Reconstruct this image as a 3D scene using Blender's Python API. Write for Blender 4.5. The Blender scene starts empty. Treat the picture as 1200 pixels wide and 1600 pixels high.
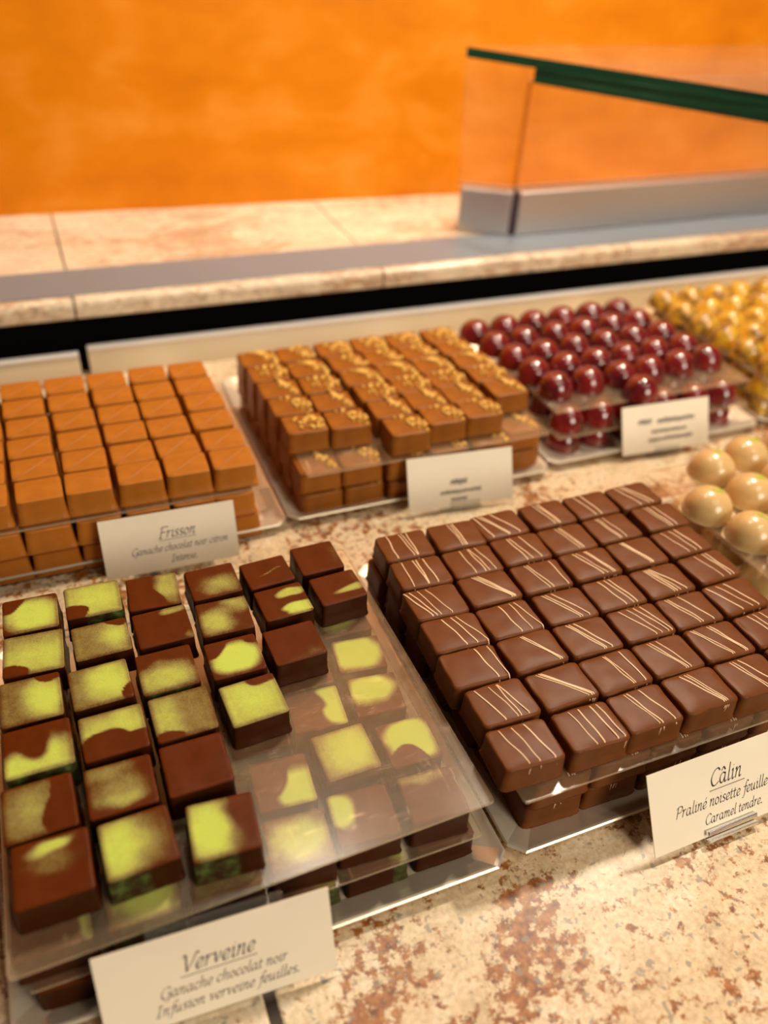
import bpy, bmesh, math, random
from mathutils import Vector, Matrix, noise

SC = bpy.context.scene
COL = SC.collection
R = math.radians
RND = random.Random(7)

# ------------------------------------------------------------------ camera
cam_d = bpy.data.cameras.new('camera')
cam = bpy.data.objects.new('camera', cam_d)
COL.objects.link(cam)
RIGHT = Vector((0.92666751, -0.37191707, 0.05445205))
DOWN = Vector((-0.18473581, -0.57678939, -0.79573028))
FWD = Vector((0.32735304, 0.72731815, -0.60319839))
CAM = Vector((0.04722527, -0.32318827, 0.32664531))
M = Matrix((RIGHT, -DOWN, -FWD)).transposed().to_4x4()
M.translation = CAM
cam.matrix_world = M
cam_d.sensor_fit = 'VERTICAL'
cam_d.sensor_height = 36.0
cam_d.sensor_width = 27.0
cam_d.lens = 1305.55 / 1600 * 36.0
cam_d.clip_start = 0.01
cam_d.dof.use_dof = True
cam_d.dof.focus_distance = 0.378
cam_d.dof.aperture_fstop = 4.6
SC.camera = cam

# ------------------------------------------------------------------ light and exposure
SC.view_settings.view_transform = 'Standard'
SC.view_settings.look = 'None'
SC.view_settings.gamma = 1.0
SC.view_settings.exposure = 0.0
world = bpy.data.worlds.new('shop_air')
SC.world = world
world.use_nodes = True
bg = world.node_tree.nodes['Background']
bg.inputs[0].default_value = (1.0, 0.87, 0.72, 1)
bg.inputs[1].default_value = 0.055

def lamp(name, loc, aim, power, size, color, kind='AREA', shape='DISK', size_y=None, spread=None):
    d = bpy.data.lights.new(name, kind)
    d.energy = power
    d.color = color
    if kind == 'AREA':
        d.shape = shape
        d.size = size
        if size_y: d.size_y = size_y
        if spread: d.spread = R(spread)
    else:
        d.shadow_soft_size = size
    o = bpy.data.objects.new(name, d)
    COL.objects.link(o)
    o.location = loc
    v = Vector(aim) - Vector(loc)
    o.rotation_euler = v.to_track_quat('-Z', 'Y').to_euler()
    return o

WARM = (1.0, 0.87, 0.69)
lamp('ceiling_spot_key', (0.85, 0.42, 1.15), (0.25, 0.0, 0), 13.5, 0.10, WARM)
lamp('ceiling_spot_left', (0.30, 0.38, 1.2), (0.1, 0.1, 0), 3.0, 0.10, WARM)
lamp('wall_fill', (0.30, -0.35, 1.35), (0.42, 0.52, 0.42), 3.0, 0.9, (1.0, 0.88, 0.72), shape='RECTANGLE', size_y=0.15, spread=50)  # added unseen lamp, kept narrow so it brightens mainly the wall
lamp('room_fill', (0.70, -1.30, 0.72), (0.25, 0.0, 0), 13.5, 0.7, (1.0, 0.87, 0.70))
for k, (x, y) in enumerate([(0.5, -0.55), (0.8, -0.5), (1.1, -0.45), (0.6, -0.95), (1.0, -0.9)]):
    lamp('ceiling_downlight', (x, y, 1.5), (x * 0.5, 0, 0), 1.3, 0.035, WARM, kind='AREA')

# ------------------------------------------------------------------ materials
def new_mat(name):
    m = bpy.data.materials.new(name)
    m.use_nodes = True
    nt = m.node_tree
    b = nt.nodes['Principled BSDF']
    return m, nt, b

def setp(b, color=None, rough=None, metal=None, coat=None, spec=None, sss=None, coat_rough=None):
    if color is not None: b.inputs['Base Color'].default_value = (*color, 1)
    if rough is not None: b.inputs['Roughness'].default_value = rough
    if metal is not None: b.inputs['Metallic'].default_value = metal
    if coat is not None: b.inputs['Coat Weight'].default_value = coat
    if coat_rough is not None: b.inputs['Coat Roughness'].default_value = coat_rough
    if spec is not None: b.inputs['Specular IOR Level'].default_value = spec
    if sss is not None:
        b.inputs['Subsurface Weight'].default_value = sss
        b.inputs['Subsurface Radius'].default_value = (0.004, 0.002, 0.001)
        b.inputs['Subsurface Scale'].default_value = 1.0

def N(nt, kind, **kw):
    n = nt.nodes.new(kind)
    for k, v in kw.items():
        if k.startswith('i_'):
            n.inputs[k[2:].replace('_', ' ')].default_value = v
        else:
            setattr(n, k, v)
    return n

def coords(nt, scale=1.0, which='Object'):
    t = N(nt, 'ShaderNodeTexCoord')
    mp = N(nt, 'ShaderNodeMapping')
    if not hasattr(scale, '__len__'): scale = (scale,) * 3
    mp.inputs['Scale'].default_value = scale
    nt.links.new(t.outputs[which], mp.inputs['Vector'])
    return mp.outputs['Vector']

def noise_tex(nt, vec, scale, detail=4.0, rough=0.55, dist=0.0):
    n = N(nt, 'ShaderNodeTexNoise')
    n.inputs['Scale'].default_value = scale
    n.inputs['Detail'].default_value = detail
    n.inputs['Roughness'].default_value = rough
    n.inputs['Distortion'].default_value = dist
    nt.links.new(vec, n.inputs['Vector'])
    return n.outputs['Fac']

def ramp(nt, fac, stops, interp='LINEAR'):
    r = N(nt, 'ShaderNodeValToRGB')
    cr = r.color_ramp
    cr.interpolation = interp
    while len(cr.elements) < len(stops): cr.elements.new(0.5)
    for e, (p, c) in zip(cr.elements, stops):
        e.position = p
        e.color = (*c, 1) if len(c) == 3 else c
    nt.links.new(fac, r.inputs['Fac'])
    return r.outputs['Color']

def mix(nt, fac, a, b, mode='MIX'):
    n = N(nt, 'ShaderNodeMix', data_type='RGBA', blend_type=mode)
    for s, v in ((n.inputs[0], fac), (n.inputs[6], a), (n.inputs[7], b)):
        if hasattr(v, 'is_linked') or hasattr(v, 'links'): nt.links.new(v, s)
        elif hasattr(v, '__len__'): s.default_value = (*v, 1) if len(v) == 3 else v
        else: s.default_value = v
    return n.outputs[2]

def bump(nt, b, height, strength=0.2, dist=0.0005):
    n = N(nt, 'ShaderNodeBump')
    n.inputs['Strength'].default_value = strength
    n.inputs['Distance'].default_value = dist
    nt.links.new(height, n.inputs['Height'])
    nt.links.new(n.outputs['Normal'], b.inputs['Normal'])

def chocolate(name, base, dark, rough, coat=0.0, scale=90, bumpy=0.15, spec=0.5):
    m, nt, b = new_mat(name)
    v = coords(nt)
    f = noise_tex(nt, v, scale, 3)
    c = ramp(nt, f, [(0.35, dark), (0.7, base)])
    nt.links.new(c, b.inputs['Base Color'])
    setp(b, rough=rough, coat=coat, spec=spec, coat_rough=0.15)
    f2 = noise_tex(nt, v, 260, 2)
    bump(nt, b, f2, bumpy, 0.0006)
    return m

def lime_chocolate():
    m, nt, b = new_mat('lime_sprayed_dark_chocolate')
    v = coords(nt)
    at = N(nt, 'ShaderNodeAttribute', attribute_name='lime')
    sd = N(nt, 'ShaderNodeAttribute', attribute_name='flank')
    base = ramp(nt, noise_tex(nt, v, 120, 3), [(0.3, (0.080, 0.0150, 0.0012)), (0.7, (0.112, 0.0215, 0.0018))])
    sp = noise_tex(nt, v, 1500, 2, 0.7)
    cl = noise_tex(nt, v, 160, 3, 0.6)
    ad = N(nt, 'ShaderNodeMath', operation='MULTIPLY_ADD')
    nt.links.new(sp, ad.inputs[0]); ad.inputs[1].default_value = 0.42
    nt.links.new(at.outputs['Fac'], ad.inputs[2])
    ad2 = N(nt, 'ShaderNodeMath', operation='MULTIPLY_ADD')
    nt.links.new(cl, ad2.inputs[0]); ad2.inputs[1].default_value = 0.40
    nt.links.new(ad.outputs[0], ad2.inputs[2])
    sb = N(nt, 'ShaderNodeMath', operation='SUBTRACT')
    nt.links.new(ad2.outputs[0], sb.inputs[0]); sb.inputs[1].default_value = 0.43
    cov = N(nt, 'ShaderNodeMath', operation='MULTIPLY')          # no spray where the attribute is zero
    sm = N(nt, 'ShaderNodeMapRange'); nt.links.new(at.outputs['Fac'], sm.inputs['Value'])
    sm.inputs['From Min'].default_value = 0.02; sm.inputs['From Max'].default_value = 0.22
    nt.links.new(sb.outputs[0], cov.inputs[0]); nt.links.new(sm.outputs[0], cov.inputs[1])
    lime = ramp(nt, cov.outputs[0], [(0.0, (0.096, 0.030, 0.005)), (0.25, (0.15, 0.080, 0.020)), (0.50, (0.26, 0.215, 0.065)),
                                     (0.76, (0.41, 0.43, 0.085)), (1.0, (0.50, 0.61, 0.10))])
    sm2 = N(nt, 'ShaderNodeMapRange'); nt.links.new(cov.outputs[0], sm2.inputs['Value'])
    sm2.inputs['From Min'].default_value = 0.0; sm2.inputs['From Max'].default_value = 0.25
    c = mix(nt, sm2.outputs[0], base, lime)
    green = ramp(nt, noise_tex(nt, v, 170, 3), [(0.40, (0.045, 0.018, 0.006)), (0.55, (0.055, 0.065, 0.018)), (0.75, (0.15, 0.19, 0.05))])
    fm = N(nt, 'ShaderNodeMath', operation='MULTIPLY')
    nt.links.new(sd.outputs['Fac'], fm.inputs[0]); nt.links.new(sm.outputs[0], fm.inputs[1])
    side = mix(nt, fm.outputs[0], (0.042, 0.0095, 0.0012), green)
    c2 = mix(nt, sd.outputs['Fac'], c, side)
    nt.links.new(c2, b.inputs['Base Color'])
    setp(b, rough=0.36, coat=0.0, spec=0.10)
    bump(nt, b, noise_tex(nt, v, 200, 2), 0.12, 0.0006)
    return m

M_LIME = lime_chocolate()
M_DARK = chocolate('enrobed_dark_chocolate', (0.158, 0.050, 0.0120), (0.130, 0.039, 0.0088), 0.40, bumpy=0.05, spec=0.13)
M_MILK = chocolate('moulded_milk_chocolate', (0.47, 0.160, 0.017), (0.39, 0.130, 0.013), 0.42, bumpy=0.05, spec=0.25)
M_PRAL = chocolate('praline_chocolate', (0.33, 0.110, 0.012), (0.25, 0.080, 0.008), 0.40, spec=0.25)
M_DRIZ = chocolate('caramel_drizzle', (0.93, 0.71, 0.47), (0.86, 0.60, 0.36), 0.40)
M_RIDGE = chocolate('paler_milk_ridge', (0.52, 0.23, 0.07), (0.44, 0.18, 0.05), 0.4)
M_NUT = chocolate('chopped_nut', (0.80, 0.50, 0.10), (0.58, 0.30, 0.045), 0.55, scale=400)
M_SPECK = chocolate('pale_fleck', (0.75, 0.55, 0.3), (0.6, 0.4, 0.2), 0.5)

def dome_mat(name, stops, rough, coat, scale=60):
    m, nt, b = new_mat(name)
    v = coords(nt)
    nt.links.new(ramp(nt, noise_tex(nt, v, scale, 3, 0.6), stops), b.inputs['Base Color'])
    setp(b, rough=rough, coat=coat, coat_rough=0.06, spec=0.5)
    return m
M_CRIM = dome_mat('crimson_shell', [(0.3, (0.060, 0.005, 0.006)), (0.7, (0.25, 0.010, 0.010))], 0.16, 1.0)
M_YEL = dome_mat('yellow_shell', [(0.36, (0.13, 0.050, 0.016)), (0.48, (0.55, 0.30, 0.030)), (0.62, (0.80, 0.45, 0.012))], 0.28, 0.8, 80)
M_IVO = dome_mat('ivory_shell', [(0.3, (0.64, 0.41, 0.16)), (0.7, (0.72, 0.50, 0.22))], 0.30, 0.55)
M_IVRIM = dome_mat('ivory_rim', [(0.3, (0.62, 0.45, 0.24)), (0.7, (0.72, 0.55, 0.32))], 0.35, 0.2)
M_ZEST = dome_mat('lime_zest', [(0.35, (0.35, 0.42, 0.02)), (0.7, (0.62, 0.60, 0.06))], 0.5, 0.0, 900)

def metal(name, color, rough, brushed=True):
    m, nt, b = new_mat(name)
    setp(b, color=color, rough=rough, metal=1.0)
    if brushed:
        f = noise_tex(nt, coords(nt, (14, 500, 500)), 3, 3)
        r = N(nt, 'ShaderNodeMapRange')
        nt.links.new(f, r.inputs['Value'])
        r.inputs['To Min'].default_value = rough * 0.8
        r.inputs['To Max'].default_value = rough * 1.25
        nt.links.new(r.outputs[0], b.inputs['Roughness'])
    return m
M_TRAY = metal('tray_steel', (0.72, 0.63, 0.49), 0.33); M_TRAY.node_tree.nodes['Principled BSDF'].inputs['Metallic'].default_value = 0.5
M_ALU = metal('brushed_aluminium', (0.62, 0.58, 0.56), 0.42)
M_STRIP = metal('steel_strip', (0.215, 0.24, 0.275), 0.38); M_STRIP.node_tree.nodes['Principled BSDF'].inputs['Metallic'].default_value = 0.25
M_CHROME = metal('chrome', (0.8, 0.8, 0.82), 0.12, False)
m_, nt_, b_ = new_mat('pale_lacquered_metal'); setp(b_, color=(0.58, 0.44, 0.27), rough=0.38); M_RAIL = m_
m_, nt_, b_ = new_mat('white_rail_cap'); setp(b_, color=(0.78, 0.74, 0.70), rough=0.3); M_CAP = m_
m_, nt_, b_ = new_mat('gap_shade_black'); setp(b_, color=(0.002, 0.002, 0.002), rough=0.9, spec=0.05); M_BLACK = m_
m_, nt_, b_ = new_mat('joint_grout'); setp(b_, color=(0.035, 0.018, 0.008), rough=0.6); M_GROUT = m_
m_, nt_, b_ = new_mat('black_ink'); setp(b_, color=(0.055, 0.035, 0.04), rough=0.7, spec=0.1); M_INK = m_

def paper(name, col):
    m, nt, b = new_mat(name)
    v = coords(nt)
    nt.links.new(ramp(nt, noise_tex(nt, v, 40, 3), [(0.3, tuple(c * 0.95 for c in col)), (0.7, col)]), b.inputs['Base Color'])
    setp(b, rough=0.45, spec=0.35)
    return m
M_CARD = paper('cream_card', (0.96, 0.86, 0.68))

def clear(name, tint, fres=1.45, rough=0.05, haze=(0, 0, 0), scratch=0.0):
    """Clear sheet: see-through, a Fresnel sheen, fine scratches, and a haze colour that stands in for reflected room light."""
    m, nt, b = new_mat(name)
    out = nt.nodes['Material Output']
    tr = N(nt, 'ShaderNodeBsdfTransparent'); tr.inputs['Color'].default_value = (*tint, 1)
    gl = N(nt, 'ShaderNodeBsdfGlossy'); gl.inputs['Roughness'].default_value = rough
    lw = N(nt, 'ShaderNodeLayerWeight'); lw.inputs['Blend'].default_value = 0.5
    pw = N(nt, 'ShaderNodeMath', operation='POWER'); nt.links.new(lw.outputs['Facing'], pw.inputs[0]); pw.inputs[1].default_value = 4.0
    f0 = ((fres - 1) / (fres + 1)) ** 2
    fr = N(nt, 'ShaderNodeMath', operation='MULTIPLY_ADD'); nt.links.new(pw.outputs[0], fr.inputs[0]); fr.inputs[1].default_value = 0.75 * f0 / 0.04; fr.inputs[2].default_value = f0
    fr.use_clamp = True
    mx = N(nt, 'ShaderNodeMixShader')
    nt.links.new(fr.outputs[0], mx.inputs[0]); nt.links.new(tr.outputs[0], mx.inputs[1]); nt.links.new(gl.outputs[0], mx.inputs[2])
    df = N(nt, 'ShaderNodeBsdfDiffuse'); df.inputs['Color'].default_value = (*haze, 1)  # haze is a painted-in veil of reflected room light
    if scratch:
        v = coords(nt, (60, 420, 60))
        v2 = coords(nt, (380, 50, 60))
        s1 = ramp(nt, noise_tex(nt, v, 1.0, 5, 0.7, 1.5), [(0.60, (0, 0, 0)), (0.70, (1, 1, 1))])
        s2 = ramp(nt, noise_tex(nt, v2, 1.0, 5, 0.7, 1.5), [(0.62, (0, 0, 0)), (0.72, (1, 1, 1))])
        sc = mix(nt, 1.0, s1, s2, 'ADD')
        cl = ramp(nt, noise_tex(nt, coords(nt), 28, 3), [(0.3, (0.6, 0.6, 0.6)), (0.7, (1.2, 1.2, 1.2))])
        hz = mix(nt, 1.0, cl, haze, 'MULTIPLY')
        tot = mix(nt, scratch, hz, mix(nt, 1.0, sc, (0.22, 0.17, 0.11), 'MULTIPLY'), 'ADD')
        nt.links.new(tot, df.inputs['Color'])
    ad = N(nt, 'ShaderNodeAddShader')
    nt.links.new(mx.outputs[0], ad.inputs[0]); nt.links.new(df.outputs[0], ad.inputs[1])
    nt.links.new(ad.outputs[0], out.inputs['Surface'])
    return m
M_ACR = clear('scratched_acrylic', (0.925, 0.92, 0.905), 1.42, 0.20, (0.066, 0.046, 0.027), 0.8)
M_ACRE = clear('acrylic_edge', (0.70, 0.64, 0.55), 1.5, 0.2, (0.24, 0.19, 0.13))
M_HOLD = clear('holder_acrylic', (0.90, 0.90, 0.88), 1.45, 0.08, (0.03, 0.028, 0.025))
M_GLASS = clear('guard_glass', (0.985, 0.98, 0.975), 1.35, 0.02, (0.022, 0.018, 0.014))
M_PLATE = clear('guard_plate_glass', (0.985, 0.98, 0.975), 1.22, 0.02, (0.016, 0.013, 0.011))
M_GLV = clear('guard_glass_edge', (0.62, 0.54, 0.44), 1.5, 0.1, (0.06, 0.05, 0.04))
m_, nt_, b_ = new_mat('dark_green_glass_edge')
nt_.links.new(ramp(nt_, noise_tex(nt_, coords(nt_, (6, 6, 420)), 1.0, 4, 0.6), [(0.35, (0.003, 0.020, 0.010)), (0.62, (0.010, 0.075, 0.036)), (0.78, (0.12, 0.26, 0.15))]), b_.inputs['Base Color'])
setp(b_, rough=0.2); M_GLE = m_

def granite(name, rust=1.0, tint=(0.80, 0.60, 0.38), stretch=(1, 1, 1), shift=(0, 0, 0)):
    m, nt, b = new_mat(name)
    v = coords(nt, stretch)
    v.node.inputs['Location'].default_value = shift
    ground = ramp(nt, noise_tex(nt, v, 75, 6, 0.65), [(0.30, tuple(c * 0.80 for c in tint)), (0.48, tint), (0.68, (0.82, 0.69, 0.50))])
    grains = ramp(nt, noise_tex(nt, v, 420, 3, 0.6), [(0.35, (0.72, 0.66, 0.60)), (0.6, (1, 1, 1))])
    c = mix(nt, 0.8, ground, grains, 'MULTIPLY')
    big = noise_tex(nt, v, 15, 4, 0.6, 0.3)
    fine = noise_tex(nt, v, 170, 6, 0.72)
    ad = N(nt, 'ShaderNodeMath', operation='MULTIPLY_ADD')
    nt.links.new(big, ad.inputs[0]); ad.inputs[1].default_value = 0.85; nt.links.new(fine, ad.inputs[2])
    # colour ramps stop at one, so the sum is halved first
    hf = N(nt, 'ShaderNodeMath', operation='MULTIPLY'); nt.links.new(ad.outputs[0], hf.inputs[0]); hf.inputs[1].default_value = 0.5
    rf = ramp(nt, hf.outputs[0], [(0.470, (0, 0, 0)), (0.500, (rust,) * 3)])
    rcol = ramp(nt, noise_tex(nt, v, 260, 3), [(0.3, (0.12, 0.034, 0.008)), (0.5, (0.31, 0.105, 0.020)), (0.72, (0.48, 0.20, 0.05))])
    c = mix(nt, rf, c, rcol)
    gf = ramp(nt, noise_tex(nt, v, 230, 2, 0.5, 0.4), [(0.625, (0, 0, 0)), (0.675, (0.75, 0.75, 0.75))])
    c = mix(nt, gf, c, (0.26, 0.21, 0.16))
    nt.links.new(c, b.inputs['Base Color'])
    setp(b, rough=0.33, spec=0.4)
    return m
M_GRAN = granite('polished_granite', 1.0, (0.76, 0.58, 0.36), shift=(0.07, 0.2, 0.5))
M_LEDGE = granite('ledge_granite', 0.55, (0.70, 0.56, 0.40), (0.5, 1.3, 1))

def wall_mat():
    m, nt, b = new_mat('orange_polished_plaster')
    v = coords(nt, (1.0, 1.0, 1.9))
    f = noise_tex(nt, v, 10, 6, 0.6, 0.15)
    c = ramp(nt, f, [(0.28, (0.52, 0.145, 0.001)), (0.5, (0.62, 0.185, 0.001)), (0.72, (0.72, 0.26, 0.025))])
    nt.links.new(c, b.inputs['Base Color'])
    setp(b, rough=0.35, spec=0.2)
    return m
M_WALL = wall_mat()

# ------------------------------------------------------------------ helpers
ORD = ['first', 'second', 'third', 'fourth', 'fifth', 'sixth', 'seventh', 'eighth', 'ninth']
def link(name, mesh, parent=None, loc=None, rz=0.0):
    o = bpy.data.objects.new(name, mesh)
    COL.objects.link(o)
    if parent is not None: o.parent = parent
    if loc is not None: o.location = loc
    o.rotation_euler = (0, 0, rz)
    return o
def tag(o, label, cat, group=None, kind=None):
    o['label'] = label; o['category'] = cat
    if group: o['group'] = group
    if kind: o['kind'] = kind
    return o
def empty(name, loc, rz=0.0):
    o = bpy.data.objects.new(name, None)
    COL.objects.link(o); o.location = loc; o.rotation_euler = (0, 0, rz); o.empty_display_size = 0.01
    return o
def struct(o):
    o['kind'] = 'structure'; return o
def mesh_of(bm, name, mats, smooth=False):
    me = bpy.data.meshes.new(name)
    bmesh.ops.recalc_face_normals(bm, faces=bm.faces[:])
    bm.to_mesh(me); bm.free()
    for m in (mats if isinstance(mats, (list, tuple)) else [mats]): me.materials.append(m)
    if smooth:
        for p in me.polygons: p.use_smooth = True
    return me
def add_box(bm, x0, x1, y0, y1, z0, z1, bevel=0.0, seg=2, mi=0):
    r = bmesh.ops.create_cube(bm, size=1.0)
    vs = r['verts']
    for v in vs:
        v.co = Vector(((x0 + x1) / 2 + v.co.x * (x1 - x0), (y0 + y1) / 2 + v.co.y * (y1 - y0), (z0 + z1) / 2 + v.co.z * (z1 - z0)))
    fs = {f for v in vs for f in v.link_faces}
    for f in fs: f.material_index = mi
    if bevel:
        es = {e for f in fs for e in f.edges}
        bmesh.ops.bevel(bm, geom=list(es), offset=bevel, segments=seg, profile=0.5, affect='EDGES')
def box(name, x0, x1, y0, y1, z0, z1, mat, bevel=0.0, parent=None, origin=None, rz=0, seg=2):
    bm = bmesh.new()
    o = Vector(origin) if origin else Vector((0, 0, 0))
    add_box(bm, x0 - o.x, x1 - o.x, y0 - o.y, y1 - o.y, z0 - o.z, z1 - o.z, bevel, seg)
    ob = link(name, mesh_of(bm, name, mat, False), parent, o, rz)
    return ob
def add_prism(bm, pts, z0, z1, side_mi=0, cap_mi=0, dark=None):
    lo = [bm.verts.new((x, y, z0)) for x, y in pts]
    hi = [bm.verts.new((x, y, z1)) for x, y in pts]
    n = len(pts)
    f = bm.faces.new(hi); f.material_index = cap_mi
    f = bm.faces.new(lo[::-1]); f.material_index = cap_mi
    for i in range(n):
        f = bm.faces.new((lo[i], lo[(i + 1) % n], hi[(i + 1) % n], hi[i])); f.material_index = side_mi if dark is None or i in dark else cap_mi
def add_tube(bm, pts, rad, sides=6, flat=1.0):
    rings = []
    n = len(pts)
    for i, p in enumerate(pts):
        t = (Vector(pts[min(i + 1, n - 1)]) - Vector(pts[max(i - 1, 0)])).normalized()
        a = t.cross(Vector((0, 0, 1)))
        if a.length < 1e-3: a = Vector((1, 0, 0))
        a.normalize(); c = a.cross(t).normalized()
        rr = rad[i] if hasattr(rad, '__len__') else rad
        rings.append([bm.verts.new(Vector(p) + (a * math.cos(k * 2 * math.pi / sides) + c * math.sin(k * 2 * math.pi / sides) * flat) * rr) for k in range(sides)])
    for q in range(n - 1):
        for k in range(sides):
            bm.faces.new((rings[q][k], rings[q][(k + 1) % sides], rings[q + 1][(k + 1) % sides], rings[q + 1][k]))
    bm.faces.new(rings[0][::-1]); bm.faces.new(rings[-1])
def add_lathe(bm, prof, seg=28, cx=0, cy=0, shape=None):
    rings = []
    for r, z in prof:
        if r < 1e-6: rings.append([bm.verts.new((cx, cy, z))]); continue
        ring = []
        for k in range(seg):
            a = k * 2 * math.pi / seg
            s = shape(a, r, z) if shape else 1.0
            ring.append(bm.verts.new((cx + r * s * math.cos(a), cy + r * s * math.sin(a), z)))
        rings.append(ring)
    for a, b in zip(rings, rings[1:]):
        if len(a) == 1 and len(b) == 1: continue
        for k in range(seg):
            if len(a) == 1: bm.faces.new((a[0], b[k], b[(k + 1) % seg]))
            elif len(b) == 1: bm.faces.new((a[k], b[0], a[(k + 1) % seg]))
            else: bm.faces.new((a[k], b[k], b[(k + 1) % seg], a[(k + 1) % seg]))
def rrect(x, y, a, b, rc):
    sx, sy = (1 if x >= 0 else -1), (1 if y >= 0 else -1)
    dx, dy = abs(x) - (a - rc), abs(y) - (b - rc)
    if dx > 0 and dy > 0:
        # squeeze the corner square into a quarter circle
        m = max(dx, dy); l = math.hypot(dx, dy)
        if l > 1e-9:
            k = m / l
            dx, dy = dx * k, dy * k
        return sx * (a - rc + dx), sy * (b - rc + dy)
    return x, y
def block_mesh(name, mats, w, d, h, n=10, bev=0.0009, rc=0.0012, flare=0.0, dome=0.0, rough=0.0, seed=0, fn=None, foot=0.0, bevseg=3, green=0.0):
    """A moulded or cut square: a gridded top, a rolled top edge, four flanks that may flare, a flat base. Base at z = 0."""
    bm = bmesh.new()
    ll = bm.verts.layers.float.new('lime'); lf = bm.verts.layers.float.new('flank')
    a, b = w / 2, d / 2
    at, btp = a - bev - flare, b - bev - flare
    grid = {}
    for i in range(n + 1):
        for j in range(n + 1):
            u, v = i / n, j / n
            x, y = rrect((u * 2 - 1) * at, (1 - v * 2) * btp, at, btp, max(rc - bev * 0.5, 0.0004))
            z = h
            if dome: z += dome * (1 - (2 * u - 1) ** 4) * (1 - (2 * v - 1) ** 4) - dome
            if rough: z += rough * noise.noise(Vector((x * 90 + seed * 3.1, y * 90, seed)))
            vt = bm.verts.new((x, y, z))
            if fn: vt[ll] = fn(u, v)
            grid[i, j] = vt
    for i in range(n):
        for j in range(n):
            bm.faces.new((grid[i, j], grid[i, j + 1], grid[i + 1, j + 1], grid[i + 1, j]))
    per = [(i, 0) for i in range(n)] + [(n, j) for j in range(n)] + [(i, n) for i in range(n, 0, -1)] + [(0, j) for j in range(n, 0, -1)]
    prof = []
    for k in range(1, bevseg + 1):
        t = k / bevseg * math.pi / 2
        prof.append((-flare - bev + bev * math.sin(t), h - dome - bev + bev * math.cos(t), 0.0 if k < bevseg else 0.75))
    if flare or foot:
        prof += [(-flare, h - dome - bev - 0.0003, 1.0), (-flare * 0.45, h * 0.45, 1.0), (0.0 if not foot else -flare * 0.2, 0.0014 + foot * 0.5, 1.0)]
        if foot: prof += [(foot, 0.0009, 1.0)]
        prof += [(foot * 0.8, 0.0, 1.0)]
    else:
        prof += [(0.0, h - dome - bev - 0.0003, 1.0), (0.0, h * 0.5, 1.0), (-0.0001, 0.0004, 1.0), (-0.0005, 0.0, 1.0)]
    prev = [grid[p] for p in per]
    for off, z, fl in prof:
        ring = []
        for (i, j) in per:
            u, v = i / n, j / n
            aa, bb = a + off, b + off
            x, y = rrect((u * 2 - 1) * aa, (1 - v * 2) * bb, aa, bb, rc + flare * 0.4)
            if rough and 0 < z < h * 0.95:
                q = noise.noise(Vector((x * 120, y * 120 + seed, z * 160 + seed * 1.7))) * rough * 1.6
                x += q * (1 if abs(u - .5) * w >= abs(v - .5) * d else 0) * (1 if x > 0 else -1)
                y += q * (1 if abs(u - .5) * w < abs(v - .5) * d else 0) * (1 if y > 0 else -1)
                if z < 0.002: z2 = z
            if foot and z < 0.002:
                q = abs(noise.noise(Vector((x * 140 + seed, y * 140, seed * 2.3)))) * foot * 1.2
                x += q * (1 if x > 0 else -1) * (abs(u - .5) >= .49); y += q * (1 if y > 0 else -1) * (abs(v - .5) >= .49)
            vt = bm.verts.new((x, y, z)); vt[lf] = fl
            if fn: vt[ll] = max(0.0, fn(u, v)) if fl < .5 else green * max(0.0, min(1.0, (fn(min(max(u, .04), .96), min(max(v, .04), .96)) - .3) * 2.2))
            ring.append(vt)
        m = len(per)
        for k in range(m): bm.faces.new((prev[k], ring[k], ring[(k + 1) % m], prev[(k + 1) % m]))
        prev = ring
    bm.faces.new(prev)
    return mesh_of(bm, name, mats, True)

# ------------------------------------------------------------------ the setting
fl = box('floor', -1.3, 2.3, -1.6, 0.6, -1.0, -0.9, M_GROUT); struct(fl)
# orange wall behind the ledge
wall = box('wall_back', -1.3, 2.3, 0.0, 0.06, 0.03, 1.0, M_WALL, origin=(0.02, 0, 0.0))
wall.location = (0.02, 0.525, 0.0); wall.rotation_euler = (0, 0, R(-3.0))
struct(wall)
# near-black boxes painted in for the shade of the gap under the ledge
tb = box('gap_shade_1', -0.9, 1.7, 0.332, 0.44, -0.04, 0.0443, M_BLACK); struct(tb)
tb2 = box('gap_shade_2', -0.9, 1.7, 0.318, 0.332, -0.04, 0.0002, M_BLACK); struct(tb2)

# granite worktop in two slabs with a grout joint between
def slab(x0, x1, label):
    bm = bmesh.new(); add_box(bm, x0, x1, -0.262, 0.3175, -0.03, 0.0, 0.0012)
    o = link('granite_worktop', mesh_of(bm, 'granite_worktop', M_GRAN))
    return tag(o, label, 'worktop')
slab(-0.85, 0.0735, 'speckled beige granite worktop slab under the front left end of the display')
slab(0.0775, 1.7, 'speckled beige granite worktop slab with rust patches, right of the dark joint')
g = box('grout_joint', 0.0735, 0.0775, -0.262, 0.3175, -0.03, -0.0008, M_GROUT)
tag(g, 'dark brown grout joint between the two granite worktop slabs', 'joint')

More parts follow.
